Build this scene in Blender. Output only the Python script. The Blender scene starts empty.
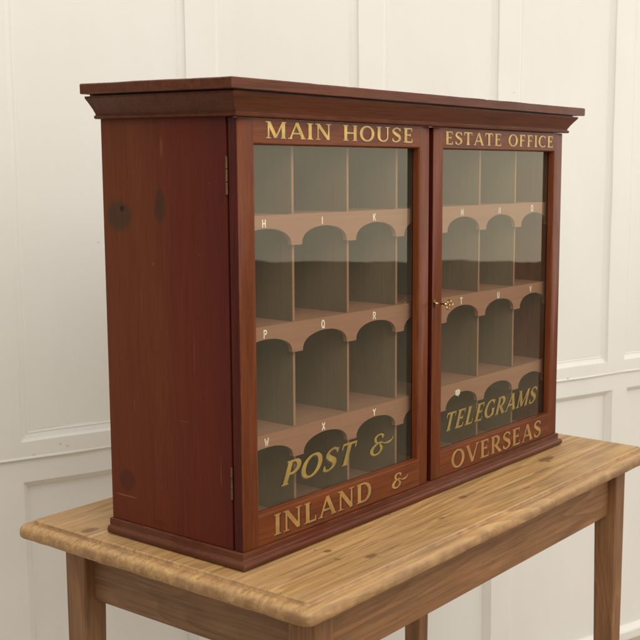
import bpy, bmesh, math, random
from mathutils import Vector, noise, Matrix
R = math.radians
random.seed(7)
S = bpy.context.scene
COL = S.collection

# ------------------------------------------------------------------ object helpers
def link(name, me, m=None, parent=None):
    o = bpy.data.objects.new(name, me); COL.objects.link(o)
    if m is not None:
        for k in (m if isinstance(m, (list, tuple)) else [m]): me.materials.append(k)
    if parent is not None: o.parent = parent
    return o
def thing(name, label, cat, loc=(0, 0, 0), rz=0, group=None):
    o = bpy.data.objects.new(name, None); COL.objects.link(o)
    o.empty_display_size = .05
    o.location = loc; o.rotation_euler = (0, 0, rz)
    o['label'] = label; o['category'] = cat
    if group: o['group'] = group
    return o
def finish(name, bm, m, parent=None, smooth=False, bevel=0, seg=2, angle=35):
    me = bpy.data.meshes.new(name)
    bmesh.ops.recalc_face_normals(bm, faces=bm.faces)
    bm.to_mesh(me); bm.free()
    o = link(name, me, m, parent)
    if smooth:
        for p in me.polygons: p.use_smooth = True
    if bevel:
        md = o.modifiers.new('bevel', 'BEVEL'); md.width = bevel; md.segments = seg
        md.limit_method = 'ANGLE'; md.angle_limit = R(angle); md.harden_normals = False
        for p in me.polygons: p.use_smooth = True
        try:
            md2 = o.modifiers.new('wn', 'WEIGHTED_NORMAL'); md2.keep_sharp = True
        except Exception: pass
    return o
def box(bm, x0, x1, y0, y1, z0, z1, mi=0, cuts=0):
    v = [bm.verts.new(p) for p in ((x0,y0,z0),(x1,y0,z0),(x1,y1,z0),(x0,y1,z0),(x0,y0,z1),(x1,y0,z1),(x1,y1,z1),(x0,y1,z1))]
    fs = []
    for q in ((0,3,2,1),(4,5,6,7),(0,1,5,4),(1,2,6,5),(2,3,7,6),(3,0,4,7)):
        f = bm.faces.new([v[i] for i in q]); f.material_index = mi; fs.append(f)
    return v
def loft(bm, rings, closed=True, mi=0):
    """rings: lists of points, joined ring to ring"""
    vr = [[bm.verts.new(p) for p in r] for r in rings]
    n = len(vr[0])
    for a, b in zip(vr, vr[1:]):
        for i in range(n if closed else n - 1):
            j = (i + 1) % n
            f = bm.faces.new((a[i], a[j], b[j], b[i])); f.material_index = mi
    return vr

# ------------------------------------------------------------------ materials
def mat(name):
    m = bpy.data.materials.new(name); m.use_nodes = True
    nt = m.node_tree; b = nt.nodes['Principled BSDF']
    return m, nt, b
def N(nt, t, **kw):
    n = nt.nodes.new(t)
    for k, v in kw.items():
        if k in n.inputs: n.inputs[k].default_value = v
        else: setattr(n, k, v)
    return n
def L(nt, a, b): nt.links.new(a, b)
def ramp(nt, fac, stops, interp='LINEAR'):
    r = nt.nodes.new('ShaderNodeValToRGB'); r.color_ramp.interpolation = interp
    e = r.color_ramp.elements
    while len(e) < len(stops): e.new(.5)
    for i, (p, c) in enumerate(stops):
        e[i].position = p; e[i].color = (c[0], c[1], c[2], 1) if isinstance(c, (tuple, list)) else (c, c, c, 1)
    L(nt, fac, r.inputs['Fac']); return r
def mixc(nt, fac, a, b, mode='MIX'):
    n = nt.nodes.new('ShaderNodeMix'); n.data_type = 'RGBA'; n.blend_type = mode
    for sock, v in ((n.inputs['Factor'], fac), (n.inputs[6], a), (n.inputs[7], b)):
        if hasattr(v, 'is_output'): L(nt, v, sock)
        elif isinstance(v, (int, float)): sock.default_value = v
        else: sock.default_value = (*v, 1)
    return n.outputs[2]
def math_(nt, op, a, b=None, clamp=False):
    n = nt.nodes.new('ShaderNodeMath'); n.operation = op; n.use_clamp = clamp
    for i, v in enumerate((a, b)):
        if v is None: continue
        if hasattr(v, 'is_output'): L(nt, v, n.inputs[i])
        else: n.inputs[i].default_value = v
    return n.outputs[0]
def objco(nt, scale=(1, 1, 1), loc=(0, 0, 0)):
    tc = nt.nodes.new('ShaderNodeTexCoord'); mp = nt.nodes.new('ShaderNodeMapping')
    mp.inputs['Scale'].default_value = scale; mp.inputs['Location'].default_value = loc
    L(nt, tc.outputs['Object'], mp.inputs['Vector']); return mp.outputs['Vector']
def nz(nt, vec, scale, detail=4, rough=.55, dist=0.0):
    n = N(nt, 'ShaderNodeTexNoise', Scale=scale, Detail=detail, Roughness=rough, Distortion=dist)
    L(nt, vec, n.inputs['Vector']); return n.outputs['Fac']
def blob(nt, c, r, wob=.25, seed=0., soft=(.55, 1.0)):
    """1 inside an ellipsoid around c of radii r (object space), 0 outside, ragged edge"""
    tc = nt.nodes.new('ShaderNodeTexCoord')
    s = nt.nodes.new('ShaderNodeVectorMath'); s.operation = 'SUBTRACT'; L(nt, tc.outputs['Object'], s.inputs[0]); s.inputs[1].default_value = c
    m = nt.nodes.new('ShaderNodeVectorMath'); m.operation = 'MULTIPLY'; L(nt, s.outputs[0], m.inputs[0]); m.inputs[1].default_value = [1 / k for k in r]
    ln = nt.nodes.new('ShaderNodeVectorMath'); ln.operation = 'LENGTH'; L(nt, m.outputs[0], ln.inputs[0])
    w = nz(nt, objco(nt, (1, 1, 1), (seed, seed, seed)), 45, 2)
    d = math_(nt, 'ADD', ln.outputs['Value'], math_(nt, 'MULTIPLY', math_(nt, 'SUBTRACT', w, .5), wob * 2))
    return ramp(nt, d, [(soft[0], 1.), (soft[1], 0.)]).outputs['Color'], ln.outputs['Value']

def wood(name, light, dark, axis=0, rough=(.28, .42), fine=1.0, streak=1.0, coat=.0, bump=.12, porec=.62, spec=.14, seed=0., big=.5, spots=(), tint=None, wear=None):
    """grain runs along axis (0,1,2)"""
    m, nt, b = mat(name)
    sc = [1., 1., 1.]; sc[axis] = .07
    sc2 = [1., 1., 1.]; sc2[axis] = .025
    v = objco(nt, sc, (seed, seed * .7, seed * 1.3))
    v2 = objco(nt, sc2, (seed * 2, seed, seed))
    g = nz(nt, v, 42 * streak, 6, .62, 1.3)          # broad figure
    f = nz(nt, v2, 420 * fine, 3, .6)                # pores
    l = nz(nt, objco(nt, (1, 1, 1), (seed * 3, seed, 0)), 4.5, 3, .5)   # board scale tone
    base = ramp(nt, g, [(.30, dark), (.68, light)]).outputs['Color']
    med = [(a + c) / 2 for a, c in zip(light, dark)]
    base = mixc(nt, math_(nt, 'MULTIPLY', ramp(nt, l, [(.35, 0.), (.65, 1.)]).outputs['Color'], big), base, [c * .8 for c in med] if tint is None else tint)
    pores = ramp(nt, f, [(.30, porec), (.52, 1.)]).outputs['Color']
    base = mixc(nt, 1.0, base, pores, 'MULTIPLY')
    for c, r, colr, amt in spots:
        mk, ln = blob(nt, c, r, .22, seed=c[0] * 3 + c[2])
        base = mixc(nt, math_(nt, 'MULTIPLY', mk, amt), base, colr)
    if wear:
        geo = nt.nodes.new('ShaderNodeNewGeometry'); bv = nt.nodes.new('ShaderNodeBevel'); bv.samples = 5; bv.inputs['Radius'].default_value = .0020
        dd = nt.nodes.new('ShaderNodeVectorMath'); dd.operation = 'DOT_PRODUCT'; L(nt, geo.outputs['Normal'], dd.inputs[0]); L(nt, bv.outputs[0], dd.inputs[1])
        pt = ramp(nt, dd.outputs['Value'], [(.86, 1.), (.985, 0.)]).outputs['Color']
        wn = ramp(nt, nz(nt, objco(nt), 30, 4), [(.42, 0.), (.6, 1.)]).outputs['Color']
        base = mixc(nt, math_(nt, 'MULTIPLY', math_(nt, 'MULTIPLY', pt, wn), .55), base, wear)
    L(nt, base, b.inputs['Base Color'])
    rr = N(nt, 'ShaderNodeMapRange'); L(nt, nz(nt, objco(nt), 16, 5), rr.inputs['Value'])
    rr.inputs['From Min'].default_value = .3; rr.inputs['From Max'].default_value = .7
    rr.inputs['To Min'].default_value = rough[0]; rr.inputs['To Max'].default_value = rough[1]
    L(nt, rr.outputs[0], b.inputs['Roughness'])
    b.inputs['Specular IOR Level'].default_value = spec; b.inputs['Coat Weight'].default_value = coat; b.inputs['Coat Roughness'].default_value = .22
    bp = N(nt, 'ShaderNodeBump', Strength=bump, Distance=.002)
    hh = math_(nt, 'ADD', math_(nt, 'MULTIPLY', f, .5), math_(nt, 'MULTIPLY', nz(nt, objco(nt), 14, 5), 1.2))
    L(nt, hh, bp.inputs['Height']); L(nt, bp.outputs['Normal'], b.inputs['Normal'])
    return m

MA_L = (.180, .051, .0160); MA_D = (.092, .023, .0085)
M = {}
M['door_v'] = wood('mahogany_vertical', MA_L, MA_D, 2, seed=1.3, tint=(.15, .032, .010), wear=(.33, .15, .07))
M['door_h'] = wood('mahogany_horizontal', MA_L, MA_D, 0, seed=4.1, tint=(.17, .040, .011), wear=(.33, .15, .07))
M['cornice'] = wood('mahogany_cornice', (.125, .038, .0145), (.078, .021, .009), 0, seed=2.2, tint=(.115, .026, .011), big=.6, wear=(.24, .11, .06))
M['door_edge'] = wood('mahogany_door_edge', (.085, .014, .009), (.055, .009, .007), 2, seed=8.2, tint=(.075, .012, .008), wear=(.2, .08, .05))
M['plinth'] = wood('mahogany_plinth', (.125, .030, .012), (.065, .015, .007), 0, seed=9.2, big=.8, tint=(.135, .050, .026), wear=(.30, .17, .11))
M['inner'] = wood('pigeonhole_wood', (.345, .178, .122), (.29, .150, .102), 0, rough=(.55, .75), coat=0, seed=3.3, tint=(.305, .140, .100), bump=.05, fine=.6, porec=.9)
M['inner_v'] = wood('divider_wood_shaded', (.195, .140, .094), (.165, .118, .078), 2, rough=(.55, .75), coat=0, seed=6.3, tint=(.175, .122, .084), bump=.05, fine=.6, porec=.9)  # face colour darkened to stand in for shade inside the holes
M['inner_back'] = wood('back_board_wood_shaded', (.12, .095, .062), (.10, .08, .055), 2, rough=(.6, .8), coat=0, seed=5.3, bump=.05, porec=.9)  # dark colour carries the shade deep inside the cabinet

def side_material():
    m, nt, b = mat('mahogany_side')
    v = objco(nt, (1, 1, .07), (3, 1, 2)); v2 = objco(nt, (1, 1, .025))
    g = nz(nt, v, 38, 6, .6, 1.2); f = nz(nt, v2, 420, 3)
    tc = nt.nodes.new('ShaderNodeTexCoord'); sp = nt.nodes.new('ShaderNodeSeparateXYZ'); L(nt, tc.outputs['Object'], sp.inputs[0])
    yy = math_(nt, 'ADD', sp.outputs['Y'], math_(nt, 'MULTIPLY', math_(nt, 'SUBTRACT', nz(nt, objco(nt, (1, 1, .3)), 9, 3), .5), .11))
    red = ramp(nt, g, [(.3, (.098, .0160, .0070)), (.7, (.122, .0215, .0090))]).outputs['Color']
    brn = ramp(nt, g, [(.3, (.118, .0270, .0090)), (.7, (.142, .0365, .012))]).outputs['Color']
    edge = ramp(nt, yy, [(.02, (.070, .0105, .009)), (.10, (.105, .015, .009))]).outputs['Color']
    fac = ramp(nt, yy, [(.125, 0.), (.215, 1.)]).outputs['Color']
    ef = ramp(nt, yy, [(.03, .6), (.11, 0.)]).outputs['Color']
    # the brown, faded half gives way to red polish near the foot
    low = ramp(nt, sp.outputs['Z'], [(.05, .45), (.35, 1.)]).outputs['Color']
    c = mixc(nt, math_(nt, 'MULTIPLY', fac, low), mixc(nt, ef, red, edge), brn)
    c = mixc(nt, 1., c, ramp(nt, f, [(.3, .82), (.52, 1.)]).outputs['Color'], 'MULTIPLY')
    for cc, r, colr, amt in (((0, .270, .545), (.1, .036, .029), (.036, .030, .016), .66), ((0, .171, .563), (.1, .015, .034), (.030, .022, .012), .58),
                             ((0, .262, .556), (.1, .006, .006), (.02, .008, .004), .9), ((0, .268, .10), (.1, .022, .022), (.045, .014, .008), .5),
                             ((0, .19, .04), (.1, .02, .006), (.03, .008, .005), .25)):
        mk, _ = blob(nt, cc, r, .30, seed=cc[1] * 7, soft=(.66, 1.0)); c = mixc(nt, math_(nt, 'MULTIPLY', mk, amt), c, colr)
    # scratch near the foot
    mk, _ = blob(nt, (0, .275, .072), (.1, .03, .0016), .5, seed=3); c = mixc(nt, math_(nt, 'MULTIPLY', mk, .55), c, (.24, .12, .07))
    for yy_, zz_, ry, rz, am in ((.10, .33, .0009, .05, .35), (.22, .41, .0012, .03, .3), (.06, .60, .004, .0012, .4), (.13, .22, .02, .0009, .35), (.245, .235, .0014, .02, .3), (.045, .15, .0012, .03, .4), (.19, .47, .0035, .0030, .5), (.085, .49, .003, .002, .4)):
        mk, _ = blob(nt, (0, yy_, zz_), (.1, ry, rz), .45, seed=yy_ * 9); c = mixc(nt, math_(nt, 'MULTIPLY', mk, am), c, (.20, .075, .035))
    mk, _ = blob(nt, (0, .165, .655), (.1, .004, .02), .4, seed=5); c = mixc(nt, math_(nt, 'MULTIPLY', mk, .4), c, (.2, .08, .035))
    L(nt, c, b.inputs['Base Color'])
    b.inputs['Roughness'].default_value = .5; b.inputs['Specular IOR Level'].default_value = .12
    bp = N(nt, 'ShaderNodeBump', Strength=.1, Distance=.002); L(nt, math_(nt, 'ADD', math_(nt, 'MULTIPLY', f, .5), nz(nt, objco(nt), 12, 4)), bp.inputs['Height']); L(nt, bp.outputs['Normal'], b.inputs['Normal'])
    return m
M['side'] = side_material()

def pine(name, axis, light, dark, grey, seed=0., spots=(), boards=False, wear=None):
    m, nt, b = mat(name)
    sc = [1., 1., 1.]; sc[axis] = .11
    v = objco(nt, sc, (seed, seed * .6, seed * 1.7))
    wv = N(nt, 'ShaderNodeTexNoise', Scale=7., Detail=2., Roughness=.5, Distortion=.4); L(nt, v, wv.inputs['Vector'])
    # growth rings: contour lines of a stretched noise
    ring = math_(nt, 'FRACT', math_(nt, 'MULTIPLY', wv.outputs['Fac'], 15.0))
    rg = ramp(nt, ring, [(.0, .0), (.55, .75), (.88, 1.), (1., .05)]).outputs['Color']
    # end faces show close end grain instead of the long figure
    ge = nt.nodes.new('ShaderNodeNewGeometry'); gs = nt.nodes.new('ShaderNodeSeparateXYZ'); L(nt, ge.outputs['True Normal'], gs.inputs[0])
    endf = ramp(nt, math_(nt, 'ABSOLUTE', gs.outputs[axis]), [(.15, 1.), (.6, .15)]).outputs['Color']
    rg = math_(nt, 'MULTIPLY', rg, endf)
    g = nz(nt, v, 60, 5, .6, .6)
    sc2 = list(sc); sc2[axis] = .03
    f = nz(nt, objco(nt, sc2, (seed, 0, 0)), 170, 5, .7)
    c = mixc(nt, math_(nt, 'MULTIPLY', rg, .62), light, dark)
    c = mixc(nt, ramp(nt, g, [(.35, 0.), (.75, .55)]).outputs['Color'], c, dark)
    l = nz(nt, objco(nt, (1, 1.6, 1), (seed, 3, 1)), 5, 4, .6)
    c = mixc(nt, ramp(nt, l, [(.42, 0.), (.70, .8)]).outputs['Color'], c, grey)
    c = mixc(nt, 1., c, ramp(nt, f, [(.34, .60), (.56, 1.)]).outputs['Color'], 'MULTIPLY')
    # dents and ink specks
    sx = nz(nt, objco(nt, (1, 1, 1), (seed + 5, 2, 8)), 55, 2)
    c = mixc(nt, ramp(nt, sx, [(.70, 0.), (.76, .6)]).outputs['Color'], c, (.13, .075, .04))
    height_extra = None
    for cc, r, amt in spots:
        mk, ln = blob(nt, cc, r, .35, seed=cc[0] * 3)
        rr = math_(nt, 'FRACT', math_(nt, 'MULTIPLY', ln, 3.0))
        kc = ramp(nt, rr, [(0., (.12, .06, .025)), (.6, (.22, .12, .05)), (1., (.15, .08, .035))]).outputs['Color']
        c = mixc(nt, math_(nt, 'MULTIPLY', mk, amt), c, kc)
    tcn = nt.nodes.new('ShaderNodeTexCoord'); sp = nt.nodes.new('ShaderNodeSeparateXYZ'); L(nt, tcn.outputs['Object'], sp.inputs[0])
    gap = None
    if boards:
        yj = math_(nt, 'ADD', sp.outputs['Y'], math_(nt, 'MULTIPLY', nz(nt, objco(nt, (.3, 1, 1)), 8, 2), .006))
        tot = None
        for y0, amt in ((-.085, .75), (.135, .6), (.335, .6)):
            d = math_(nt, 'ABSOLUTE', math_(nt, 'SUBTRACT', yj, y0))
            k = math_(nt, 'MULTIPLY', ramp(nt, d, [(.0006, 1.), (.0022, 0.)]).outputs['Color'], amt)
            tot = k if tot is None else math_(nt, 'MAXIMUM', tot, k)
        br = ramp(nt, nz(nt, objco(nt, (1, .2, 1), (4, 0, 0)), 6, 3), [(.35, .15), (.6, 1.)]).outputs['Color']
        gap = math_(nt, 'MULTIPLY', tot, br)
        c = mixc(nt, math_(nt, 'MULTIPLY', gap, .8), c, (.10, .055, .03))
    if wear:
        geo = nt.nodes.new('ShaderNodeNewGeometry')
        nsp = nt.nodes.new('ShaderNodeSeparateXYZ'); L(nt, geo.outputs['Normal'], nsp.inputs[0])
        sidef = ramp(nt, math_(nt, 'ABSOLUTE', nsp.outputs['Z']), [(.35, 1.), (.9, 0.)]).outputs['Color']
        wn = ramp(nt, nz(nt, objco(nt), 34, 5), [(.35, .25), (.65, 1.)]).outputs['Color']
        c = mixc(nt, math_(nt, 'MULTIPLY', sidef, math_(nt, 'MULTIPLY', wn, .9)), c, wear)
    L(nt, c, b.inputs['Base Color'])
    rr = ramp(nt, nz(nt, objco(nt), 18, 4), [(.3, .42), (.7, .62)]).outputs['Color']; L(nt, rr, b.inputs['Roughness'])
    b.inputs['Specular IOR Level'].default_value = .4
    h = math_(nt, 'ADD', math_(nt, 'MULTIPLY', f, .5), math_(nt, 'MULTIPLY', nz(nt, objco(nt), 40, 6, .65), .35))
    h = math_(nt, 'SUBTRACT', h, math_(nt, 'MULTIPLY', rg, .25))
    if gap is not None: h = math_(nt, 'SUBTRACT', h, gap)
    bp = N(nt, 'ShaderNodeBump', Strength=.22, Distance=.002); L(nt, h, bp.inputs['Height']); L(nt, bp.outputs['Normal'], b.inputs['Normal'])
    return m
PL = (.63, .385, .160); PD = (.34, .175, .062); PG = (.44, .265, .125)
KN = [((.875, -.047, 1.06), (.034, .012, .05), .95), ((.862, -.060, 1.06), (.007, .005, .05), 1.), ((.532, -.059, 1.06), (.016, .010, .05), .95), ((.56, -.061, 1.06), (.03, .004, .05), .6), ((.146, -.049, 1.06), (.010, .007, .05), .9),
      ((.169, -.121, 1.06), (.02, .009, .05), .9), ((.215, -.124, 1.06), (.05, .004, .05), .6), ((-.016, .351, 1.06), (.020, .014, .05), .9), ((.79, -.085, 1.06), (.05, .007, .05), .6),
      ((.003, .10, 1.06), (.014, .012, .05), .7), ((1.02, .02, 1.06), (.02, .012, .05), .7), ((.40, -.10, 1.06), (.012, .006, .05), .7), ((.66, -.125, 1.06), (.02, .004, .05), .6)]
M['top'] = pine('pine_top', 0, PL, PD, PG, 1.7, KN, True, wear=(.22, .115, .05))
M['pine_x'] = pine('pine_apron', 0, (.34, .165, .068), (.16, .068, .026), (.27, .130, .055), 5.2)
M['pine_y'] = pine('pine_end_apron', 1, (.27, .142, .066), (.17, .082, .036), (.22, .115, .055), 8.2)
M['pine_z'] = pine('pine_leg', 2, (.31, .150, .062), (.17, .076, .030), (.25, .118, .050), 3.1)

def plain(name, col, rough=.5, metal=0., bumpy=0., var=.0, bscale=60):
    m, nt, b = mat(name)
    if var:
        c = mixc(nt, ramp(nt, nz(nt, objco(nt), 40, 4), [(.35, 0.), (.65, 1.)]).outputs['Color'], col, [k * (1 - var) for k in col]); L(nt, c, b.inputs['Base Color'])
    else: b.inputs['Base Color'].default_value = (*col, 1)
    b.inputs['Roughness'].default_value = rough; b.inputs['Metallic'].default_value = metal
    if bumpy:
        bp = N(nt, 'ShaderNodeBump', Strength=bumpy, Distance=.001); L(nt, nz(nt, objco(nt), bscale, 4), bp.inputs['Height']); L(nt, bp.outputs['Normal'], b.inputs['Normal'])
    return m
M['gold'] = plain('gold_leaf', (.60, .38, .095), .45, .15, .15, .45)
M['gold_glass'] = plain('gold_leaf_on_glass', (.34, .225, .050), .45, .1, .1, .3)
M['bronze'] = plain('rubbed_gold_leaf', (.43, .225, .055), .5, .1, .1, .35)
M['shade'] = plain('letter_shading_paint', (.045, .014, .007), .45)
M['shade_glass'] = plain('letter_shading_on_glass', (.045, .035, .018), .45)
M['white_ink'] = plain('white_letter_paint', (.95, .90, .80), .6, 0, 0, .2)
M['brass'] = plain('brass', (.72, .47, .22), .25, 1., .05, .3)
M['brass_old'] = plain('tarnished_brass', (.24, .135, .065), .42, .9, .1, .4)
M['paper'] = plain('torn_paper', (.75, .68, .58), .8, 0, .2, .1)
M['dark_gap'] = plain('rebate_gap_shade', (.05, .012, .008), .5)  # shade between the doors put into the colour

def glass():
    m, nt, b = mat('old_window_glass')
    nt.nodes.remove(b)
    out = nt.nodes['Material Output']
    tr = N(nt, 'ShaderNodeBsdfTransparent'); tr.inputs['Color'].default_value = (.92, .92, .84, 1)
    gl = N(nt, 'ShaderNodeBsdfGlossy'); gl.inputs['Roughness'].default_value = .012; gl.inputs['Color'].default_value = (1, .93, .72, 1)
    geo = N(nt, 'ShaderNodeNewGeometry'); dt = nt.nodes.new('ShaderNodeVectorMath'); dt.operation = 'DOT_PRODUCT'
    L(nt, geo.outputs['Incoming'], dt.inputs[0]); L(nt, geo.outputs['Normal'], dt.inputs[1])
    om = math_(nt, 'SUBTRACT', 1., math_(nt, 'ABSOLUTE', dt.outputs['Value']), clamp=True)
    sch = math_(nt, 'ADD', .04, math_(nt, 'MULTIPLY', math_(nt, 'POWER', om, 5.), .96))
    bp = N(nt, 'ShaderNodeBump', Strength=.03, Distance=.004); L(nt, nz(nt, objco(nt, (1, 1, 1)), 9, 2), bp.inputs['Height'])
    L(nt, bp.outputs['Normal'], gl.inputs['Normal'])
    fac = math_(nt, 'MULTIPLY', sch, 1.55, clamp=True)
    mx = N(nt, 'ShaderNodeMixShader'); L(nt, fac, mx.inputs[0]); L(nt, tr.outputs[0], mx.inputs[1]); L(nt, gl.outputs[0], mx.inputs[2])
    df = N(nt, 'ShaderNodeBsdfDiffuse'); df.inputs['Color'].default_value = (.55, .52, .38, 1)      # thin film of dust
    mx2 = N(nt, 'ShaderNodeMixShader')
    dust = ramp(nt, nz(nt, objco(nt), 6, 5), [(.3, .015), (.75, .045)]).outputs['Color']
    L(nt, dust, mx2.inputs[0]); L(nt, mx.outputs[0], mx2.inputs[1]); L(nt, df.outputs[0], mx2.inputs[2])
    L(nt, mx2.outputs[0], out.inputs['Surface'])
    return m
M['glass'] = glass()

def wall_paint():
    m, nt, b = mat('old_gloss_paint')
    a = nz(nt, objco(nt, (1, 1, .35)), 2.2, 4)
    c = mixc(nt, ramp(nt, a, [(.35, 0.), (.7, 1.)]).outputs['Color'], (.81, .79, .745), (.765, .74, .69))
    st = nz(nt, objco(nt, (1, 1, 1), (4, 0, 2)), 26, 6, .7)
    c = mixc(nt, ramp(nt, st, [(.70, 0.), (.78, .45)]).outputs['Color'], c, (.62, .56, .47))
    for s, z in ((2.14, -.193), (.165, -.17), (.30, .40), (.32, -.02), (.185, -.178), (1.84, .885), (.09, -.19)):
        mk, _ = blob(nt, (s, 0, z), (.006, .2, .004), .4, seed=s, soft=(.5, .9)); c = mixc(nt, math_(nt, 'MULTIPLY', mk, .8 if s > 2 else .4), c, (.10, .075, .05) if s > 2 else (.4, .34, .26))
    L(nt, c, b.inputs['Base Color'])
    b.inputs['Roughness'].default_value = .42
    bp = N(nt, 'ShaderNodeBump', Strength=.3, Distance=.006)
    h = math_(nt, 'ADD', nz(nt, objco(nt, (1, 1, .5)), 7, 4), math_(nt, 'MULTIPLY', nz(nt, objco(nt, (1, 1, .12)), 90, 5), .22))
    L(nt, h, bp.inputs['Height']); L(nt, bp.outputs['Normal'], b.inputs['Normal'])
    return m
M['wall'] = wall_paint()
M['floor'] = wood('pale_bounce_floor', (.50, .43, .34), (.40, .33, .25), 0, rough=(.5, .7), coat=0, seed=7.7, tint=(.45, .38, .30))  # pale tone invented so the unseen floor throws light back up

# ------------------------------------------------------------------ panelled wall (its own frame: x along wall, -y towards the room)
def arc(cx, cy, rx, ry, a0, a1, n=12):
    return [(cx + rx * math.cos(R(a0 + (a1 - a0) * i / n)), cy + ry * math.sin(R(a0 + (a1 - a0) * i / n))) for i in range(n + 1)]
wroot = thing('panelled_wall', 'cream painted wooden panelled wall behind the cabinet and table', 'wall', (.323, 1.114, .0953), R(-18.316))
wroot.scale = (.85, .85, .85)
Z0, ZM, Z1 = -1.359, -.200, 1.75
def strip_quad(bm, p00, p10, p11, p01, n):
    """a quad cut into n along its long (0->1) direction so that it can be uneven"""
    p00, p10, p11, p01 = map(Vector, (p00, p10, p11, p01))
    a = [bm.verts.new(p00.lerp(p10, i / n)) for i in range(n + 1)]
    b = [bm.verts.new(p01.lerp(p11, i / n)) for i in range(n + 1)]
    for i in range(n): bm.faces.new((a[i], a[i + 1], b[i + 1], b[i]))
def wobble(bm, amp=.0016, sc=5.):
    for v in bm.verts:
        q = v.co * sc
        v.co.z += amp * noise.noise(q + Vector((9, 2, 4))); v.co.x += amp * noise.noise(q + Vector((1, 7, 3))); v.co.y += .8 * amp * noise.noise(q * 1.3)
def ledger(name, holes, s0, s1, z0, z1, yf, prof, top_extra=None):
    """framing (one mesh) with rectangular openings, and one panel mesh per opening"""
    bm = bmesh.new()
    xs = s0
    hz0, hz1 = holes[0][2], holes[0][3]
    def q(x0, x1, a, b):
        if x1 - x0 > b - a: strip_quad(bm, (x0, yf, a), (x1, yf, a), (x1, yf, b), (x0, yf, b), max(1, int((x1 - x0) / .04)))
        else: strip_quad(bm, (x0, yf, a), (x0, yf, b), (x1, yf, b), (x1, yf, a), max(1, int((b - a) / .05)))
    q(s0, s1, z0, hz0); q(s0, s1, hz1, z1)
    for (a, b, c, d) in holes:
        q(xs, a, c, d); xs = b
    q(xs, s1, hz0, hz1)
    wobble(bm, .0026)
    f = finish('framing', bm, M['wall'], wroot)
    for (a, b, c, d) in holes:
        bm = bmesh.new()
        rings = []
        for ins, dep in prof:
            x0, x1, y0, y1 = a + ins, b - ins, c + ins, d - ins
            nx, nzz = 24, 40
            ring = [(x0 + (x1 - x0) * i / nx, yf + dep, y0) for i in range(nx)] + [(x1, yf + dep, y0 + (y1 - y0) * i / nzz) for i in range(nzz)] + \
                   [(x1 - (x1 - x0) * i / nx, yf + dep, y1) for i in range(nx)] + [(x0, yf + dep, y1 - (y1 - y0) * i / nzz) for i in range(nzz)]
            rings.append(ring)
        vr = loft(bm, rings)
        bm.faces.new(vr[-1])
        wobble(bm, .0026)
        for v in vr[-1]: v.co.y = yf + prof[-1][1]      # the panel itself stays flat
        p = finish('panel', bm, M['wall'], wroot)
    return f
cent = [-1.18, -.582, .009, .622, 1.225, 1.816, 2.40, 3.0, 3.6, 4.2]
uh = [(a + .048, b - .048, -.150, 1.55) for a, b in zip(cent, cent[1:])]
prof_u = [(-.001, .0), (.0015, .006), (.006, .009), (.018, .013), (.022, .0115), (.026, .0135), (.030, .0135)]
ledger('upper', uh, -1.6, 4.8, ZM, Z1, -.012, prof_u)
lc = [(a + (.053 if a < 2.3 else .078), b - .040 if b < 2.3 else b - .005) for a, b in zip(cent, cent[1:])]
lh = [(a, b, -1.325, -.268) for a, b in lc]
prof_l = [(-.001, .0), (.0005, .004), (.0040, .0055), (.020, .023), (.0215, .0270), (.025, .0270)]
ledger('lower', lh, -1.6, 4.8, Z0, ZM - .0005, -.004, prof_l)
# thin ledge where the upper framing oversails the lower one
bm = bmesh.new(); n = 130
prof = [(-.004, ZM - .001), (-.0125, ZM - .0010), (-.0150, ZM + .0005), (-.0150, ZM + .003), (-.0120, ZM + .007)]
loft(bm, [[(-1.6 + 6.4 * i / n, y, z) for i in range(n + 1)] for y, z in prof], closed=False); wobble(bm, .003, 6)
finish('ledge', bm, M['wall'], wroot, smooth=True)
wroot['kind'] = 'structure'

# unseen floor below the frame, made pale to bounce light onto the wall
bm = bmesh.new(); box(bm, -4, 6, -3.6, 3.9, -1.11, -1.06)
fl = finish('floor', bm, M['floor']); fl['kind'] = 'structure'

# ------------------------------------------------------------------ pine table
t = thing('pine_table', 'stripped honey pine side table with rounded edge carrying the cabinet', 'table', (0, 0, -1.06))
tz = 1.06
TX0, TX1, TY0, TY1 = -.061, 1.122, -.189, .501
def rrect(x0, x1, y0, y1, r, z, ns=8, nl=240, nw=130):
    pts = []
    def ln(a, b, n): return [(a[0] + (b[0] - a[0]) * i / n, a[1] + (b[1] - a[1]) * i / n) for i in range(1, n)]
    cs = [(x1 - r, y0 + r, -90), (x1 - r, y1 - r, 0), (x0 + r, y1 - r, 90), (x0 + r, y0 + r, 180)]
    for k, (cx, cy, a) in enumerate(cs):
        A = arc(cx, cy, r, r, a, a + 90, ns); pts += A
        nx = cs[(k + 1) % 4]; st = (nx[0] + r * math.cos(R(nx[2])), nx[1] + r * math.sin(R(nx[2])))
        pts += ln(A[-1], st, nw if k % 2 == 0 else nl)
    return [(p[0], p[1], z) for p in pts]
bm = bmesh.new()
prof = [(.012, -.0305), (.0030, -.0298), (.0006, -.027), (0, -.022), (.0004, -.0160), (.0024, -.0115), (.0060, -.0082), (.0110, -.0062), (.0160, -.0056), (.0186, -.0066), (.0204, -.0084), (.0212, -.0080), (.0217, -.0022), (.0228, -.0004), (.026, 0)]
rings = []
for ins, z in prof:
    ring = rrect(TX0 + ins, TX1 - ins, TY0 + ins, TY1 - ins, max(.018 - ins * .4, .009), z + tz)
    rings.append(ring)
vr = loft(bm, rings)
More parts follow.
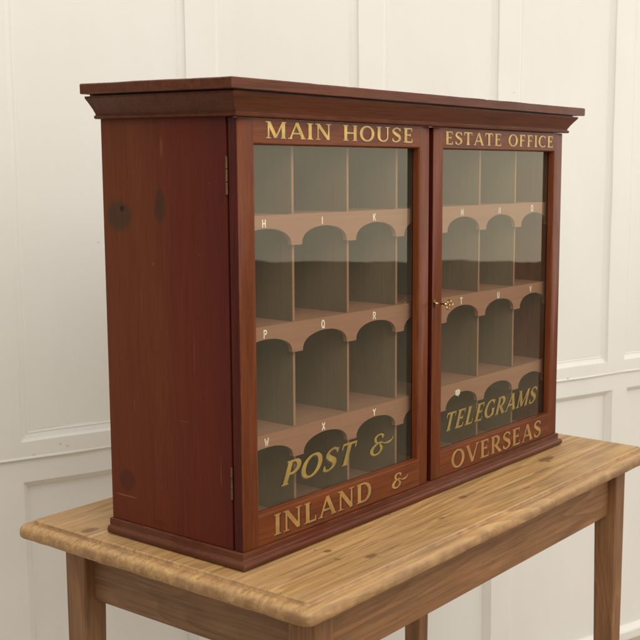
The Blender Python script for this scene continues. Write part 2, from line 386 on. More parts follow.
for i, rg in enumerate(vr):
    if 1 <= i <= 8:
        for v in rg:
            q = v.co * 22
            d = noise.noise(q) * .0011 + noise.noise(q * 3.1) * .0003 - max(0, noise.noise(q * .8 + Vector((7, 7, 7))) - .25) * .006
            c = Vector((.53, .15, 0)); dr = Vector((v.co.x - c.x, v.co.y - c.y, 0)).normalized()
            v.co += dr * d; v.co.z += .0009 * noise.noise(q * 1.7 + Vector((3, 3, 3)))
bm.faces.new(vr[-1]); bm.faces.new(list(reversed(vr[0])))
o = finish('tabletop', bm, M['top'], t)
for p in o.data.polygons: p.use_smooth = len(p.vertices) < 10
def apron(x0, x1, y0, y1, m):
    bm = bmesh.new(); box(bm, x0, x1, y0, y1, tz - .145, tz - .0312); finish('apron', bm, m, t, bevel=.002)
LX0, LX1, LY0, LY1 = -.006, 1.056, -.150, .436
lw, ld = .046, .052
apron(LX0 + lw, LX1 - lw, LY0 + .018, LY0 + .038, M['pine_x']); apron(LX0 + lw, LX1 - lw, LY1 - .030, LY1 - .010, M['pine_x'])
apron(LX0 + .022, LX0 + .042, LY0 + ld, LY1 - ld + .006, M['pine_y']); apron(LX1 - .034, LX1 - .014, LY0 + ld, LY1 - ld + .006, M['pine_y'])
for sx in (0, 1):
    for sy in (0, 1):
        bm = bmesh.new()
        ex = LX0 if sx == 0 else LX1; ey = LY0 if sy == 0 else LY1
        dx = 1 if sx == 0 else -1; dy = 1 if sy == 0 else -1
        def sec(w, d, z, ox=0, oy=0): return [(ex + dx * ox, ey + dy * oy, z), (ex + dx * (ox + w), ey + dy * oy, z), (ex + dx * (ox + w), ey + dy * (oy + d), z), (ex + dx * ox, ey + dy * (oy + d), z)]
        vr = loft(bm, [sec(lw, ld, tz - .0312), sec(lw, ld, tz - .15), sec(lw - .012, ld - .014, .0, .001, .001)])
        bm.faces.new(vr[-1]); bm.faces.new(vr[0])
        finish('leg', bm, M['pine_z'], t, bevel=.003, seg=2)

# ------------------------------------------------------------------ lettering
TH, TN, SF = .175, .085, .05
def cr(pts, n=7):
    """Catmull-Rom through (x, y, w)"""
    P = [pts[0]] + list(pts) + [pts[-1]]; out = []
    for i in range(1, len(P) - 2):
        a, b, c, d = P[i - 1:i + 3]
        for k in range(n):
            s = k / n
            out.append(tuple(.5 * ((2 * b[j]) + (-a[j] + c[j]) * s + (2 * a[j] - 5 * b[j] + 4 * c[j] - d[j]) * s * s + (-a[j] + 3 * b[j] - 3 * c[j] + d[j]) * s ** 3) for j in range(3)))
    out.append(P[-2]); return out
def oval(cx, cy, rx, ry, a0=0, a1=360, wt=TH, wn=TN, n=28):
    o = []
    for i in range(n + 1):
        a = R(a0 + (a1 - a0) * i / n); c, s = math.cos(a), math.sin(a)
        o.append((cx + rx * c, cy + ry * s, wn + (wt - wn) * abs(c) ** 1.3))
    return o
def ser(x, y, l=.10, r=.10): return [(x - l, y, SF), (x + r, y, SF)]
h = TH / 2; e = SF / 2
G = {}
def st(x, a=0., b=1., w=TH): return [(x, a, w), (x, b, w)]
G['I'] = (.34, [st(.17), ser(.17, e, .16, .16), ser(.17, 1 - e, .16, .16)])
G['H'] = (.92, [st(.18), st(.74), [(.18, .5, TN), (.74, .5, TN)], ser(.18, e, .15, .15), ser(.18, 1 - e, .15, .15), ser(.74, e, .15, .15), ser(.74, 1 - e, .15, .15)])
G['M'] = (1.08, [[(.16, 0, TN), (.16, 1, TN)], [(.17, .98, TH), (.53, .04, TH)], [(.53, .04, TN), (.90, .98, TN)], st(.92), ser(.16, e, .13, .13), ser(.92, e, .15, .13), ser(.13, 1 - e, .12, .06), ser(.95, 1 - e, .05, .12)])
G['N'] = (.94, [[(.17, 0, TN), (.17, 1, TN)], [(.17, .97, TH), (.77, .03, TH)], [(.77, 0, TN), (.77, 1, TN)], ser(.17, e, .14, .14), ser(.13, 1 - e, .12, .06), ser(.77, 1 - e, .14, .14)])
G['A'] = (.90, [[(.10, 0, TN), (.44, .99, TN)], [(.44, .99, TH), (.80, 0, TH)], [(.22, .33, TN), (.67, .33, TN)], ser(.10, e, .12, .12), ser(.80, e, .15, .13)])
G['V'] = (.90, [[(.10, 1, TH), (.46, .02, TH)], [(.46, .02, TN), (.80, 1, TN)], ser(.10, 1 - e, .13, .13), ser(.80, 1 - e, .12, .12)])
G['O'] = (.94, [oval(.46, .5, .37, .47)])
G['Q'] = (.94, [oval(.46, .5, .37, .47), [(.5, .12, TN), (.86, -.16, TN * 1.2)]])
G['U'] = (.90, [[(.17, 1, TH), (.17, .36, TH)] + [(p[0], p[1], TH - (TH - TN) * min(1, i / 7)) for i, p in enumerate(arc(.45, .34, .28, .30, 180, 360, 14))][1:] + [(.73, 1, TN)], ser(.17, 1 - e, .15, .15), ser(.73, 1 - e, .14, .14)])
G['S'] = (.66, [cr([(.56, .78, TN), (.50, .90, TN), (.32, .965, TN), (.14, .86, TN * 1.3), (.12, .70, TH * .9), (.30, .54, TH * 1.1), (.50, .40, TH * 1.1), (.54, .20, TH * .8), (.36, .04, TN), (.16, .06, TN), (.08, .22, TN)]), [(.565, .74, SF), (.565, .95, SF)], [(.075, .05, SF), (.075, .27, SF)]])
G['E'] = (.70, [st(.19), [(.19, e + .01, TN), (.62, e + .01, TN)], [(.19, .52, TN), (.50, .52, TN)], [(.19, .96, TN), (.58, .96, TN)], [(.62, 0, SF), (.62, .24, SF)], [(.59, .76, SF), (.59, .995, SF)], [(.50, .42, SF), (.50, .62, SF)], ser(.13, e, .10, .02), ser(.13, 1 - e, .10, .02)])
G['F'] = (.66, [st(.19), [(.19, .52, TN), (.49, .52, TN)], [(.19, .96, TN), (.57, .96, TN)], [(.58, .76, SF), (.58, .995, SF)], [(.49, .42, SF), (.49, .62, SF)], ser(.19, e, .15, .15), ser(.13, 1 - e, .10, .02)])
G['L'] = (.68, [st(.19), [(.19, e + .01, TN), (.60, e + .01, TN)], [(.60, 0, SF), (.60, .26, SF)], ser(.19, 1 - e, .15, .15), ser(.13, e, .10, .02)])
G['T'] = (.76, [st(.38), [(.04, .96, TN), (.72, .96, TN)], [(.05, .74, SF), (.05, .99, SF)], [(.71, .74, SF), (.71, .99, SF)], ser(.38, e, .15, .15)])
G['C'] = (.80, [[(p[0], p[1], p[2]) for p in oval(.46, .5, .37, .47, 48, 312)], [(.70, .72, SF), (.72, .97, SF)]])
G['G'] = (.88, [[(p[0], p[1], p[2]) for p in oval(.46, .5, .37, .47, 48, 318)], [(.70, .72, SF), (.72, .97, SF)], [(.74, .06, TH * .9), (.74, .44, TH * .9)], ser(.74, .46, .15, .12)])
def bowl(x0, x1, y0, y1):
    cy = (y0 + y1) / 2; ry = (y1 - y0) / 2; cx = x0 + (x1 - x0) * .42
    return [(x0, y1, TN)] + [(p[0], p[1], TN + (TH - TN) * max(0, math.cos(R(90 - 180 * i / 14)))) for i, p in enumerate(arc(cx, cy, x1 - cx, ry, 90, -90, 14))] + [(x0, y0, TN)]
G['D'] = (.90, [st(.19), bowl(.19, .78, e + .02, .965), ser(.13, e, .10, .02), ser(.13, 1 - e, .10, .02)])
G['P'] = (.72, [st(.19), bowl(.19, .62, .44, .965), ser(.19, e, .15, .15), ser(.13, 1 - e, .10, .02)])
G['R'] = (.82, [st(.19), bowl(.19, .62, .46, .965), [(.36, .48, TH * .9), (.74, .0, TH * .9)], ser(.19, e, .15, .13), ser(.13, 1 - e, .10, .02), ser(.76, e, .06, .10)])
G['&'] = (1.45, [cr([(.80, .80, .06), (.80, .95, .10), (.60, 1.03, .06), (.40, .90, .11), (.42, .68, .10), (.60, .56, .05), (.74, .62, .05), (.60, .58, .06), (.34, .46, .12), (.20, .22, .15), (.34, .0, .08), (.62, .03, .09), (.76, .26, .13), (.66, .50, .06), (.74, .56, .04), (.95, .48, .06), (1.18, .48, .10), (1.36, .58, .06), (1.43, .74, .03)], 6)])
_am = G['&'][1][0]      # the crossing stroke is laid down in short overlapping pulls of the brush, each over the last
_n = len(_am); _k = 6
G['&'] = (1.45, [_am[a:b] for a, b in ((0, 4 * _k + 1), (4 * _k, 6 * _k + 1), (6 * _k, 8 * _k + 1), (8 * _k, 12 * _k + 1), (12 * _k, 14 * _k + 1), (14 * _k, _n))])
def glyph_small(ch):
    k = .11
    D = {'H': [[(.1, 0), (.1, 1)], [(.6, 0), (.6, 1)], [(.1, .5), (.6, .5)]], 'I': [[(.3, 0), (.3, 1)]], 'K': [[(.1, 0), (.1, 1)], [(.1, .45), (.6, 1)], [(.28, .62), (.62, 0)]],
         'L': [[(.1, 1), (.1, 0), (.55, 0)]], 'M': [[(.05, 0), (.05, 1), (.35, .3), (.65, 1), (.65, 0)]], 'N': [[(.1, 0), (.1, 1), (.6, 0), (.6, 1)]],
         'O': [arc(.35, .5, .28, .5, 0, 360, 16)], 'P': [[(.1, 0), (.1, 1), (.4, 1), (.58, .88), (.58, .62), (.4, .5), (.1, .5)]], 'Q': [arc(.35, .5, .28, .5, 0, 360, 16), [(.38, .25), (.65, -.08)]],
         'R': [[(.1, 0), (.1, 1), (.4, 1), (.58, .88), (.58, .62), (.4, .5), (.1, .5)], [(.35, .5), (.62, 0)]], 'S': [[(.58, .85), (.4, 1), (.2, .95), (.12, .75), (.3, .55), (.5, .42), (.58, .22), (.4, 0), (.2, .02), (.08, .16)]],
         'T': [[(.05, 1), (.65, 1)], [(.35, 1), (.35, 0)]], 'U': [[(.1, 1), (.1, .3), (.2, .06), (.35, 0), (.5, .06), (.6, .3), (.6, 1)]], 'V': [[(.05, 1), (.35, 0), (.65, 1)]],
         'W': [[(0, 1), (.18, 0), (.35, .7), (.52, 0), (.7, 1)]], 'X': [[(.05, 0), (.62, 1)], [(.05, 1), (.62, 0)]], 'Y': [[(.05, 1), (.35, .5), (.65, 1)], [(.35, .5), (.35, 0)]],
         'Z': [[(.08, 1), (.6, 1), (.08, 0), (.62, 0)]]}
    return [[(x, y, k) for x, y in s] for s in D[ch]]
def ribbon(bm, pts, fn, lift, wk=1.):
    n = len(pts)
    if n < 2: return
    closed = n > 3 and abs(pts[0][0] - pts[-1][0]) < 1e-6 and abs(pts[0][1] - pts[-1][1]) < 1e-6
    Lp, Rp = [], []
    for i in range(n):
        p = Vector(pts[i][:2])
        if closed: a, b = Vector(pts[(i - 1) if i > 0 else n - 2][:2]), Vector(pts[(i + 1) if i < n - 1 else 1][:2])
        else: a, b = Vector(pts[max(i - 1, 0)][:2]), Vector(pts[min(i + 1, n - 1)][:2])
        d1 = (p - a).normalized() if (p - a).length > 1e-7 else (b - p).normalized()
        d2 = (b - p).normalized() if (b - p).length > 1e-7 else d1
        d = (d1 + d2); d = d.normalized() if d.length > 1e-4 else d1
        nn = Vector((-d.y, d.x)); k = 1 / max(.45, abs(nn.dot(Vector((-d1.y, d1.x)))))
        w = pts[i][2] * wk / 2 * min(k, 1.8)
        Lp.append(p + nn * w); Rp.append(p - nn * w)
    vl = [bm.verts.new(fn(q.x, q.y, lift)) for q in Lp]; vr = [bm.verts.new(fn(q.x, q.y, lift)) for q in Rp]
    for i in range(n - 1):
        try: bm.faces.new((vl[i], vl[i + 1], vr[i + 1], vr[i]))
        except Exception: pass
def text_width(s, track=.10):
    return sum((G[c][0] + track) if c != ' ' else .55 for c in s) - track
def words(name, s, x0, x1, *a, **k):
    """each word of a line is a painted piece of its own"""
    tr = k.get('track', .10); W = text_width(s, tr); c = 0; out = []
    for w in s.split(' '):
        ww = text_width(w, tr)
        lettering(name, w, x0 + (x1 - x0) * c / W, x0 + (x1 - x0) * (c + ww) / W, *a, **k); c += ww + tr + .55
def lettering(name, s, x0, x1, zb, zt, y, m, parent, slant=0., shadow=None, wk=1., track=.10, sh=(.075, -.07), amp_up=0.):
    """flat painted letters in the plane y (towards -y), fitted between x0 and x1"""
    H = zt - zb; W = text_width(s, track) * H; kx = (x1 - x0 - slant * H) / W
    out = []
    for pas in ((0, 1) if shadow else (1,)):
        bm = bmesh.new(); cx = x0; li = 0
        for ch in s:
            if ch == ' ': cx += .55 * H * kx; continue
            adv, strokes = G[ch]
            for pts in strokes:
                li += 1
                ox, oz = (sh[0] * H, sh[1] * H) if pas == 0 else (0, 0)
                lift = (.00015 if pas == 0 else .00045) + .00002 * (li % 12)
                fn = lambda a, b, l, cx=cx, ox=ox, oz=oz: (cx + a * H * kx + b * H * slant + ox, y - l, zb + b * H + oz)
                ribbon(bm, pts, fn, lift, wk * (1.12 if pas == 0 else 1.))
            cx += (adv + track) * H * kx
        for f in bm.faces: f.normal_update()
        me = bpy.data.meshes.new(name); bm.to_mesh(me); bm.free()
        o = link(name if pas else 'letter_shading', me, m if pas else shadow, parent); out.append(o)
    return out[-1]

# ------------------------------------------------------------------ cabinet
D = .309; ZT = .6995; ZB = .0274; YC = .0225
cab = thing('letter_cabinet', 'mahogany glazed two door letter cabinet with gold lettering and lettered pigeonholes, on the pine table', 'cabinet')
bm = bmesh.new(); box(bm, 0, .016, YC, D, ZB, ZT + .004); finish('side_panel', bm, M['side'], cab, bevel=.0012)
bm = bmesh.new(); box(bm, .984, 1.0, YC, D, ZB, ZT + .004); finish('side_panel', bm, M['door_v'], cab, bevel=.0012)
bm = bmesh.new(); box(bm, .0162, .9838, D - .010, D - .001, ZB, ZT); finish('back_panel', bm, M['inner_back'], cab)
bm = bmesh.new(); box(bm, .0162, .9838, YC, D - .0102, ZT - .012, ZT - .0005); finish('top_board', bm, M['inner'], cab)
bm = bmesh.new(); box(bm, .0162, .9838, YC, D - .0102, ZB, .046); finish('bottom_board', bm, M['inner'], cab)
# rebate lip behind the meeting stiles, coloured dark as the shade in the gap
bm = bmesh.new(); box(bm, .4800, .5120, .0184, .0220, ZB + .001, ZT - .001); finish('closing_strip', bm, M['dark_gap'], cab)

# cornice: a moulding swept round front and both sides, and the slab above it
def sweep3(bm, prof, x0, x1, yf, yb, n=(30, 90)):
    """prof (out, z): a path back-left > front-left > front-right > back-right, mitred; side offsets = out*ks"""
    rings = []
    for o_, of, z in prof:
        pts = []
        a, b, c, d = (x0 - o_, yb), (x0 - o_, yf - of), (x1 + o_, yf - of), (x1 + o_, yb)
        for p, q, k in ((a, b, n[0]), (b, c, n[1]), (c, d, n[0])):
            pts += [(p[0] + (q[0] - p[0]) * i / k, p[1] + (q[1] - p[1]) * i / k, z) for i in range(k)]
        pts.append((d[0], d[1], z)); rings.append(pts)
    return rings
bm = bmesh.new()
pr = [(-.02, -.02, .7002), (.0085, .0085, .7002), (.0105, .0100, .7012), (.0112, .0108, .7035), (.0100, .0096, .7058), (.0076, .0074, .7064), (.0080, .0076, .7085), (.0125, .0108, .7150), (.0180, .0150, .7215), (.0235, .0192, .7275), (.0280, .0225, .7320), (.0285, .0230, .7355), (.0180, .0150, .7362), (.0180, .0150, .7385)]
vr = loft(bm, sweep3(bm, pr, 0, 1, 0, D + .002), closed=False)
cm = finish('cornice_moulding', bm, M['cornice'], cab); 
for p in cm.data.polygons: p.use_smooth = True
cm.data.set_sharp_from_angle(angle=R(32))
bm = bmesh.new(); 
sl = [(.0395, .0308, .7383), (.0410, .0322, .7393), (.0412, .0325, .7530), (.0395, .0310, .7547), (.0370, .0285, .7550)]
rr = []
for a, b_, z in sl:
    pts = []
    P4 = [(-a, D - .003), (-a, -b_), (1 + a, -b_), (1 + a, D - .003)]
    for i, k in enumerate((40, 130, 40, 130)):
        p, q = P4[i], P4[(i + 1) % 4]
        pts += [(p[0] + (q[0] - p[0]) * j / k, p[1] + (q[1] - p[1]) * j / k, z) for j in range(k)]
    rr.append(pts)
vr = loft(bm, rr); bm.faces.new(vr[-1]); bm.faces.new(list(reversed(vr[0])))
for rg in vr[1:]:
    for v in rg:
        q = v.co * 18; k = max(0, noise.noise(q * 2.3) - .35) * .004
        v.co.z += .0006 * noise.noise(q) - k * (1 if v.co.z > .75 else 0); v.co.y += .0004 * noise.noise(q + Vector((5, 5, 5)))
finish('cornice_top', bm, M['cornice'], cab)
# plinth
bm = bmesh.new()
pr = [(.0022, .0022, .0270), (.0036, .0040, .0262), (.0040, .0044, .0200), (.0038, .0042, .0160), (.0042, .0048, .0148), (.0072, .0092, .0142), (.0092, .0114, .0120), (.0100, .0123, .0085), (.0098, .0120, .0050), (.0080, .0100, .0018), (.006, .008, .0004)]
rings = sweep3(bm, pr, 0, 1, 0, D + .003)
vr = loft(bm, rings, closed=False)
for rg in vr:
    for v in rg:
        q = v.co * 30; d = .0006 * noise.noise(q) - max(0, noise.noise(q * 1.9) - .3) * .0016
        v.co.z += d * .7; v.co.y -= d
bm.faces.new([v for v in vr[0]]) 
pl = finish('plinth_moulding', bm, M['plinth'], cab)
for p in pl.data.polygons: p.use_smooth = len(p.vertices) < 9
pl.data.set_sharp_from_angle(angle=R(40))

# pigeonholes
DIV = [.157, .2975, .438, .578, .718, .857]
ROW = [.7255, .550, .374, .198]           # fronts of the shelves (top edge)
edges = [.0162] + DIV + [.9838]
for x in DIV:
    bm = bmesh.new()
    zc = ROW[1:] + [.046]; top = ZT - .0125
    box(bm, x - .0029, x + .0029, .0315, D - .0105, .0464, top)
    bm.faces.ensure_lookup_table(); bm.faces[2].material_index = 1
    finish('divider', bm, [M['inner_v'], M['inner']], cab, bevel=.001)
for r, z in enumerate(ROW):
    if r:
        # boards fit between dividers; one board per row, notched over them
        bm = bmesh.new()
        for a, b in zip(edges, edges[1:]):
            x0 = a + (  .0031 if a > .02 else .0002); x1 = b - (  .0031 if b < .98 else .0002)
            box(bm, x0, x1, .0317, D - .0107, z - .0075, z - .0008)
        finish('shelf', bm, M['inner'], cab)
        # fascia with an arch over each hole
        bm = bmesh.new(); yf, yb = .0235, .0312
        lowr = [(.0165, z - .050)]
        out = []
        for i, (a, b) in enumerate(zip(edges, edges[1:])):
            xa = a + (.0118 if i else .004); xb = b - (.0118 if i < 6 else .004)
            out += [(xa, z - .0500)]
            w = (xb - xa) / 2; c = (xa + xb) / 2
            for k in range(0, 25):
                th = math.pi - math.pi * k / 24
                cx = math.copysign(abs(math.cos(th)) ** .98, math.cos(th)); sy = abs(math.sin(th)) ** .86
                jit = .0006 * noise.noise(Vector((i * 3.1 + k * .3, r * 5., 0)))
                out += [(c + (w - .0012) * cx, z - .0488 + (.0278 + jit) * sy)]
            out += [(xb, z - .0500)]
        low = [(.0163, z - .050)] + out + [(.9837, z - .050)]
        pts = [p for i, p in enumerate(low) if i == 0 or (p[0] - low[i - 1][0]) > 1e-5 or abs(p[1] - low[i - 1][1]) > 1e-5]
        f0 = [bm.verts.new((x, yf, zz)) for x, zz in pts]; f1 = [bm.verts.new((x, yf, z)) for x, zz in pts]
        g0 = [bm.verts.new((x, yb, zz)) for x, zz in pts]; g1 = [bm.verts.new((x, yb, z)) for x, zz in pts]
        for i in range(len(pts) - 1):
            bm.faces.new((f0[i], f0[i + 1], f1[i + 1], f1[i])); bm.faces.new((g0[i], g1[i], g1[i + 1], g0[i + 1]))
            bm.faces.new((f0[i], g0[i], g0[i + 1], f0[i + 1])); bm.faces.new((f1[i], f1[i + 1], g1[i + 1], g1[i]))
        fa = finish('arched_fascia', bm, M['inner'], cab)
        lets = ['', 'HIKLMNO', 'PQRSTUV', 'WXYZ'][r]
        for i, ch in enumerate(lets):
            c = (edges[i] + edges[i + 1]) / 2 - .006
            bm = bmesh.new(); H = .0125; sx = random.uniform(.9, 1.05); zz = z - .0185 + random.uniform(-.0006, .0008)
            for li, s in enumerate(glyph_small(ch)):
                ribbon(bm, s, lambda a, b, l: (c + (a - .35) * H * sx, .0235 - l, zz + b * H), .0002 + li * .00002, 1.65)
            me = bpy.data.meshes.new('painted_letter'); bm.to_mesh(me); bm.free(); link('painted_letter', me, M['white_ink'], fa)

# doors
def door(x0, x1, wl, wr, right=False):
    zo0, zo1 = .0764, .6620; T = .0180; ch = .0045   # opening and the chamfer that runs down to the glass
    bm = bmesh.new()
    xa, xb = x0 + wl, x1 - wr
    # front frame faces, then a moulded inner edge
    def fr(pts, mi): 
        f = bm.faces.new([bm.verts.new(p) for p in pts]); f.material_index = mi
    z0, z1 = ZB + .0006, ZT - .0004
    fr([(x0, 0, z0), (xa, 0, z0), (xa, 0, z1), (x0, 0, z1)], 0); fr([(xb, 0, z0), (x1, 0, z0), (x1, 0, z1), (xb, 0, z1)], 0)
    fr([(xa, 0, z0), (xb, 0, z0), (xb, 0, zo0), (xa, 0, zo0)], 1); fr([(xa, 0, zo1), (xb, 0, zo1), (xb, 0, z1), (xa, 0, z1)], 1)
    def ring(i, y): return [(xa + i, y, zo0 + i), (xb - i, y, zo0 + i), (xb - i, y, zo1 - i), (xa + i, y, zo1 - i)]
    prof = [(0, 0), (.0006, .0002), (.0026, .0034), (.0030, .0128)]
    R_ = [ring(i, y) for i, y in prof]
    for a, b in zip(R_, R_[1:]):
        for k in range(4):
            j = (k + 1) % 4; fr([a[k], a[j], b[j], b[k]], 1 if k % 2 == 0 else 0)
    # back side of the frame and outer edges
    a = [(x0, 0, z0), (x1, 0, z0), (x1, 0, z1), (x0, 0, z1)]
    for k in range(4):
        j = (k + 1) % 4; p, q = a[k], a[j]; fr([p, q, (q[0], T, q[2]), (p[0], T, p[2])], 2 if k % 2 else 1)
    i = -.002; rg = [(xa + i, T, zo0 + i), (xb - i, T, zo0 + i), (xb - i, T, zo1 - i), (xa + i, T, zo1 - i)]; og = [(x0, T, z0), (x1, T, z0), (x1, T, z1), (x0, T, z1)]
    for k in range(4):
        j = (k + 1) % 4; fr([og[k], og[j], rg[j], rg[k]], 0 if k % 2 else 1)
        gb = ring(.0030, .0128); fr([rg[k], rg[j], (gb[j][0], .0152, gb[j][2]), (gb[k][0], .0152, gb[k][2])], 1)
    bmesh.ops.remove_doubles(bm, verts=bm.verts, dist=1e-6)
    dr = finish('door', bm, [M['door_v'], M['door_h'], M['door_edge']], cab, bevel=.0009, seg=2, angle=50)
    bm = bmesh.new(); gx0, gx1, gz0, gz1 = xa + .0031, xb - .0031, zo0 + .0031, zo1 - .0031
    nx, nzz = 10, 30
    g = [[bm.verts.new((gx0 + (gx1 - gx0) * i / nx, .0140 + (.00012 * noise.noise(Vector((i * .5 + x0 * 9, j * .35, 0))) if 0 < i < nx and 0 < j < nzz else 0), gz0 + (gz1 - gz0) * j / nzz)) for j in range(nzz + 1)] for i in range(nx + 1)]
    for i in range(nx):
        for j in range(nzz): bm.faces.new((g[i][j], g[i + 1][j], g[i + 1][j + 1], g[i][j + 1]))
    finish('glass_pane', bm, M['glass'], dr, smooth=True)
    # hinges
    for zc0, zc1 in ((.5835, .6420), (.1097, .1627)):
        xk = -.0006 if not right else 1.0006
        bm = bmesh.new()
        for q in range(3):
            za = zc0 + (zc1 - zc0) * q / 3 + .0006; zb_ = zc0 + (zc1 - zc0) * (q + 1) / 3 - .0006
            loft_r = [[(xk +   .0019 * math.cos(R(t)), .0212 + .0019 * math.sin(R(t)), z) for t in range(0, 360, 30)] for z in (za, zb_)]
            vr = loft(bm, loft_r); bm.faces.new(vr[0]); bm.faces.new(vr[1])
        finish('hinge', bm, M['brass_old'], dr, bevel=.0002)
    return dr
dl = door(.0003, .4950, .0347, .0292)
dr = door(.5080, .9997, .0312, .0330, True)
words('lettering', 'MAIN HOUSE', .0612, .4440, .6695, .6950, 0, M['gold'], dl, shadow=M['shade'])
lettering('lettering', 'INLAND', .0700, .3240, .0368, .0715, 0, M['bronze'], dl, shadow=M['shade'], sh=(.10, -.09), track=.08, wk=1.06)
lettering('lettering', '&', .3800, .4340, .0405, .0655, 0, M['bronze'], dl, shadow=M['shade'], sh=(.08, -.07), wk=1.5)
lettering('lettering', 'POST', .1010, .3020, .1085, .1470, .0138, M['gold_glass'], dl, slant=.42, shadow=M['shade_glass'], sh=(-.07, -.06), wk=1.12)
lettering('lettering', '&', .3300, .4080, .1100, .1440, .0138, M['gold_glass'], dl, slant=.1, shadow=M['shade_glass'], sh=(-.06, -.06), wk=1.2)
words('lettering', 'ESTATE OFFICE', .5455, .9590, .6685, .6925, 0, M['gold'], dr, shadow=M['shade'], track=.12)
lettering('lettering', 'OVERSEAS', .5775, .9330, .0345, .0710, 0, M['bronze'], dr, shadow=M['shade'], sh=(.09, -.09), track=.10, wk=1.06)
lettering('lettering', 'TELEGRAMS', .5680, .9400, .1095, .1450, .0138, M['gold_glass'], dr, slant=.40, shadow=M['shade_glass'], sh=(-.07, -.06), wk=1.12)
# keyhole plate
bm = bmesh.new(); kx, kz = .5145, .3715
vr = loft(bm, [[(kx + .0042 * math.cos(R(t)), y, kz + .0075 * math.sin(R(t))) for t in range(0, 360, 20)] for y in (0.0004, -.0009)]); bm.faces.new(vr[1])
finish('keyhole_plate', bm, M['brass_old'], dr)
# remains of a paper label on the fascia
bm = bmesh.new(); pts = []
for t in range(0, 360, 20):
    rr_ = 1 + .45 * noise.noise(Vector((math.cos(R(t)) * 2, math.sin(R(t)) * 2, 7)))
    pts.append((.632 + .0085 * rr_ * math.cos(R(t)) , .178 + .0070 * rr_ * math.sin(R(t))))
a = [bm.verts.new((x, .0225, z)) for x, z in pts]; b = [bm.verts.new((x, .0233, z)) for x, z in pts]
bm.faces.new(a)
for i in range(len(a)): bm.faces.new((a[i], a[(i + 1) % len(a)], b[(i + 1) % len(a)], b[i]))
pp = finish('paper_scrap', bm, M['paper'])
pp['label'] = 'torn white paper scrap stuck inside the right hand door of the cabinet'; pp['category'] = 'paper scrap'

# key in the lock
key = thing('key', 'small brass key with open trefoil bow standing in the door lock', 'key', (kx, 0, kz))
def tube(bm, pts, r, n=10):
    P = [Vector(p) for p in pts]; rings = []
    closed = (P[0] - P[-1]).length < 1e-7
    for i, p in enumerate(P):
        a = P[i - 1] if i else (P[-2] if closed else P[0]); b = P[i + 1] if i < len(P) - 1 else (P[1] if closed else P[-1])
        d = (b - a).normalized(); u = d.orthogonal().normalized() if abs(d.z) > .99 else d.cross(Vector((0, 0, 1))).normalized(); w = d.cross(u)
        rr_ = r[i] if isinstance(r, (list, tuple)) else r
        rings.append([p + (u * math.cos(2 * math.pi * k / n) + w * math.sin(2 * math.pi * k / n)) * rr_ for k in range(n)])
    vr = loft(bm, rings)
    if not closed: bm.faces.new(vr[0]); bm.faces.new(vr[-1])
bm = bmesh.new()
tube(bm, [(0, .006, 0), (0, -.004, 0), (0, -.0042, 0), (0, -.0052, 0), (0, -.0054, 0), (0, -.024, 0), (0, -.0242, 0), (0, -.0270, 0), (0, -.0272, 0), (0, -.030, 0)],
     [.0017, .0017, .0025, .0025, .0017, .0015, .0028, .0028, .0018, .0016], 12)
finish('shaft', bm, M['brass'], key, smooth=True)
bm = bmesh.new()
# bow: three rings, the flat of the bow turned a little from upright
ca, sa = math.cos(R(60)), math.sin(R(60))
def bw(u, v): u *= .82; v *= .78; return (u * sa * .35, -.0285 - v, u)          # u across, v outward
for cu, cv, rad in ((-.0058, .0062, .0047), (.0058, .0062, .0047), (0, .0128, .0047)):
    tube(bm, [bw(cu + rad * math.cos(R(t)), cv + rad * math.sin(R(t))) for t in range(0, 361, 24)], .0014, 8)
finish('bow', bm, M['brass'], key, smooth=True)
bm = bmesh.new(); box(bm, -.0008, .0008, -.0035, -.0005, -.0085, -.0012); finish('bit', bm, M['brass_old'], key, bevel=.0002)

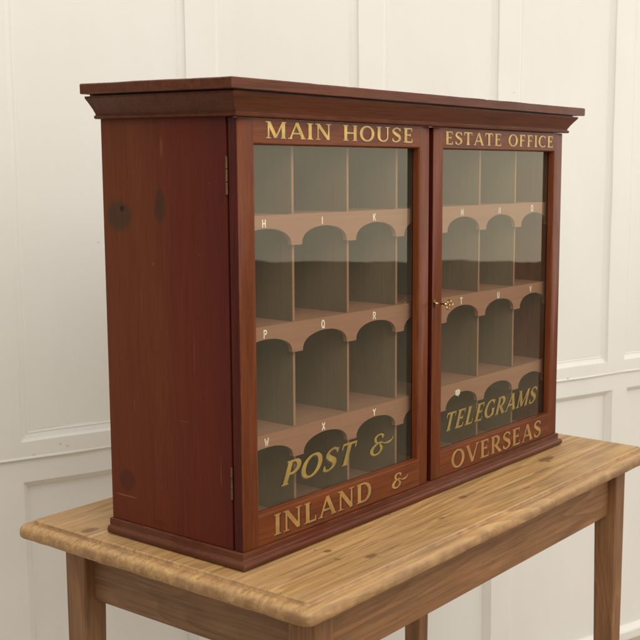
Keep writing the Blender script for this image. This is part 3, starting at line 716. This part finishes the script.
# ------------------------------------------------------------------ light
W = bpy.data.worlds.new('World'); S.world = W; W.use_nodes = True
nt = W.node_tree; bg = nt.nodes['Background']
tc = nt.nodes.new('ShaderNodeTexCoord'); sp = nt.nodes.new('ShaderNodeSeparateXYZ'); L(nt, tc.outputs['Generated'], sp.inputs[0])
rp = ramp(nt, math_(nt, 'ADD', math_(nt, 'MULTIPLY', sp.outputs['Z'], .5), .5), [(.0, (.95, .92, .83)), (.38, (.60, .54, .45)), (.455, (.16, .13, .10)), (.56, (.78, .75, .69)), (1., (.88, .85, .79))])
L(nt, rp.outputs['Color'], bg.inputs['Color']); bg.inputs['Strength'].default_value = 1.0
def area(name, loc, target, sx, sy, radiance, col):
    l = bpy.data.lights.new(name, 'AREA'); l.shape = 'RECTANGLE'; l.size = sx; l.size_y = sy
    l.energy = radiance * math.pi * sx * sy * 1.0; l.color = col
    o = bpy.data.objects.new(name, l); COL.objects.link(o); o.location = loc
    o.rotation_euler = (Vector(target) - Vector(loc)).to_track_quat('-Z', 'Y').to_euler()
    return o
# tall soft window in front and to the right: it is what the glass reflects
az = R(-37)
wl = area('window_light', (0, 0, 0), (1, 0, 0), 5.2, 2.2, 1.6, (1, .96, .88))
wl.location = (.0 + 4.6 * math.cos(az), 4.6 * math.sin(az), .09 + 1.1)
wl.rotation_euler = (R(90), 0, az + R(90))
# ceiling light, in front of and above the cabinet
area('ceiling_light', (-.7, -2.0, 2.5), (.5, .6, 0), 2.6, 2.2, 4.1, (1, .955, .885))

# ------------------------------------------------------------------ camera
cd = bpy.data.cameras.new('camera'); cam = bpy.data.objects.new('camera', cd); COL.objects.link(cam)
cx, cy, cz, yaw, pitch, roll, f, vx = -1.2301, -1.2226, .635, -.9591, -.1379, .0080, 1137.0769, 433.4845
cyw, syw, cp, sn = math.cos(yaw), math.sin(yaw), math.cos(pitch), math.sin(pitch)
fw = Vector((-syw * cp, cyw * cp, sn)); r0 = Vector((cyw, syw, 0)); u0 = r0.cross(fw)
rr0 = r0 * math.cos(roll) + u0 * math.sin(roll); uu = -r0 * math.sin(roll) + u0 * math.cos(roll)
mt = Matrix(((rr0.x, uu.x, -fw.x, cx), (rr0.y, uu.y, -fw.y, cy), (rr0.z, uu.z, -fw.z, cz), (0, 0, 0, 1)))
cam.matrix_world = mt
cd.sensor_width = 36; cd.lens = f / 640 * 36; cd.shift_x = -(vx - 320) / 640
cd.clip_start = .05; cd.clip_end = 60
cd.dof.use_dof = True; cd.dof.focus_distance = 2.05; cd.dof.aperture_fstop = 11
S.camera = cam
S.view_settings.view_transform = 'Standard'; S.view_settings.look = 'None'; S.view_settings.exposure = 0; S.view_settings.gamma = 1
S.cycles.max_bounces = 8; S.cycles.transparent_max_bounces = 12
S.render.engine = 'CYCLES'
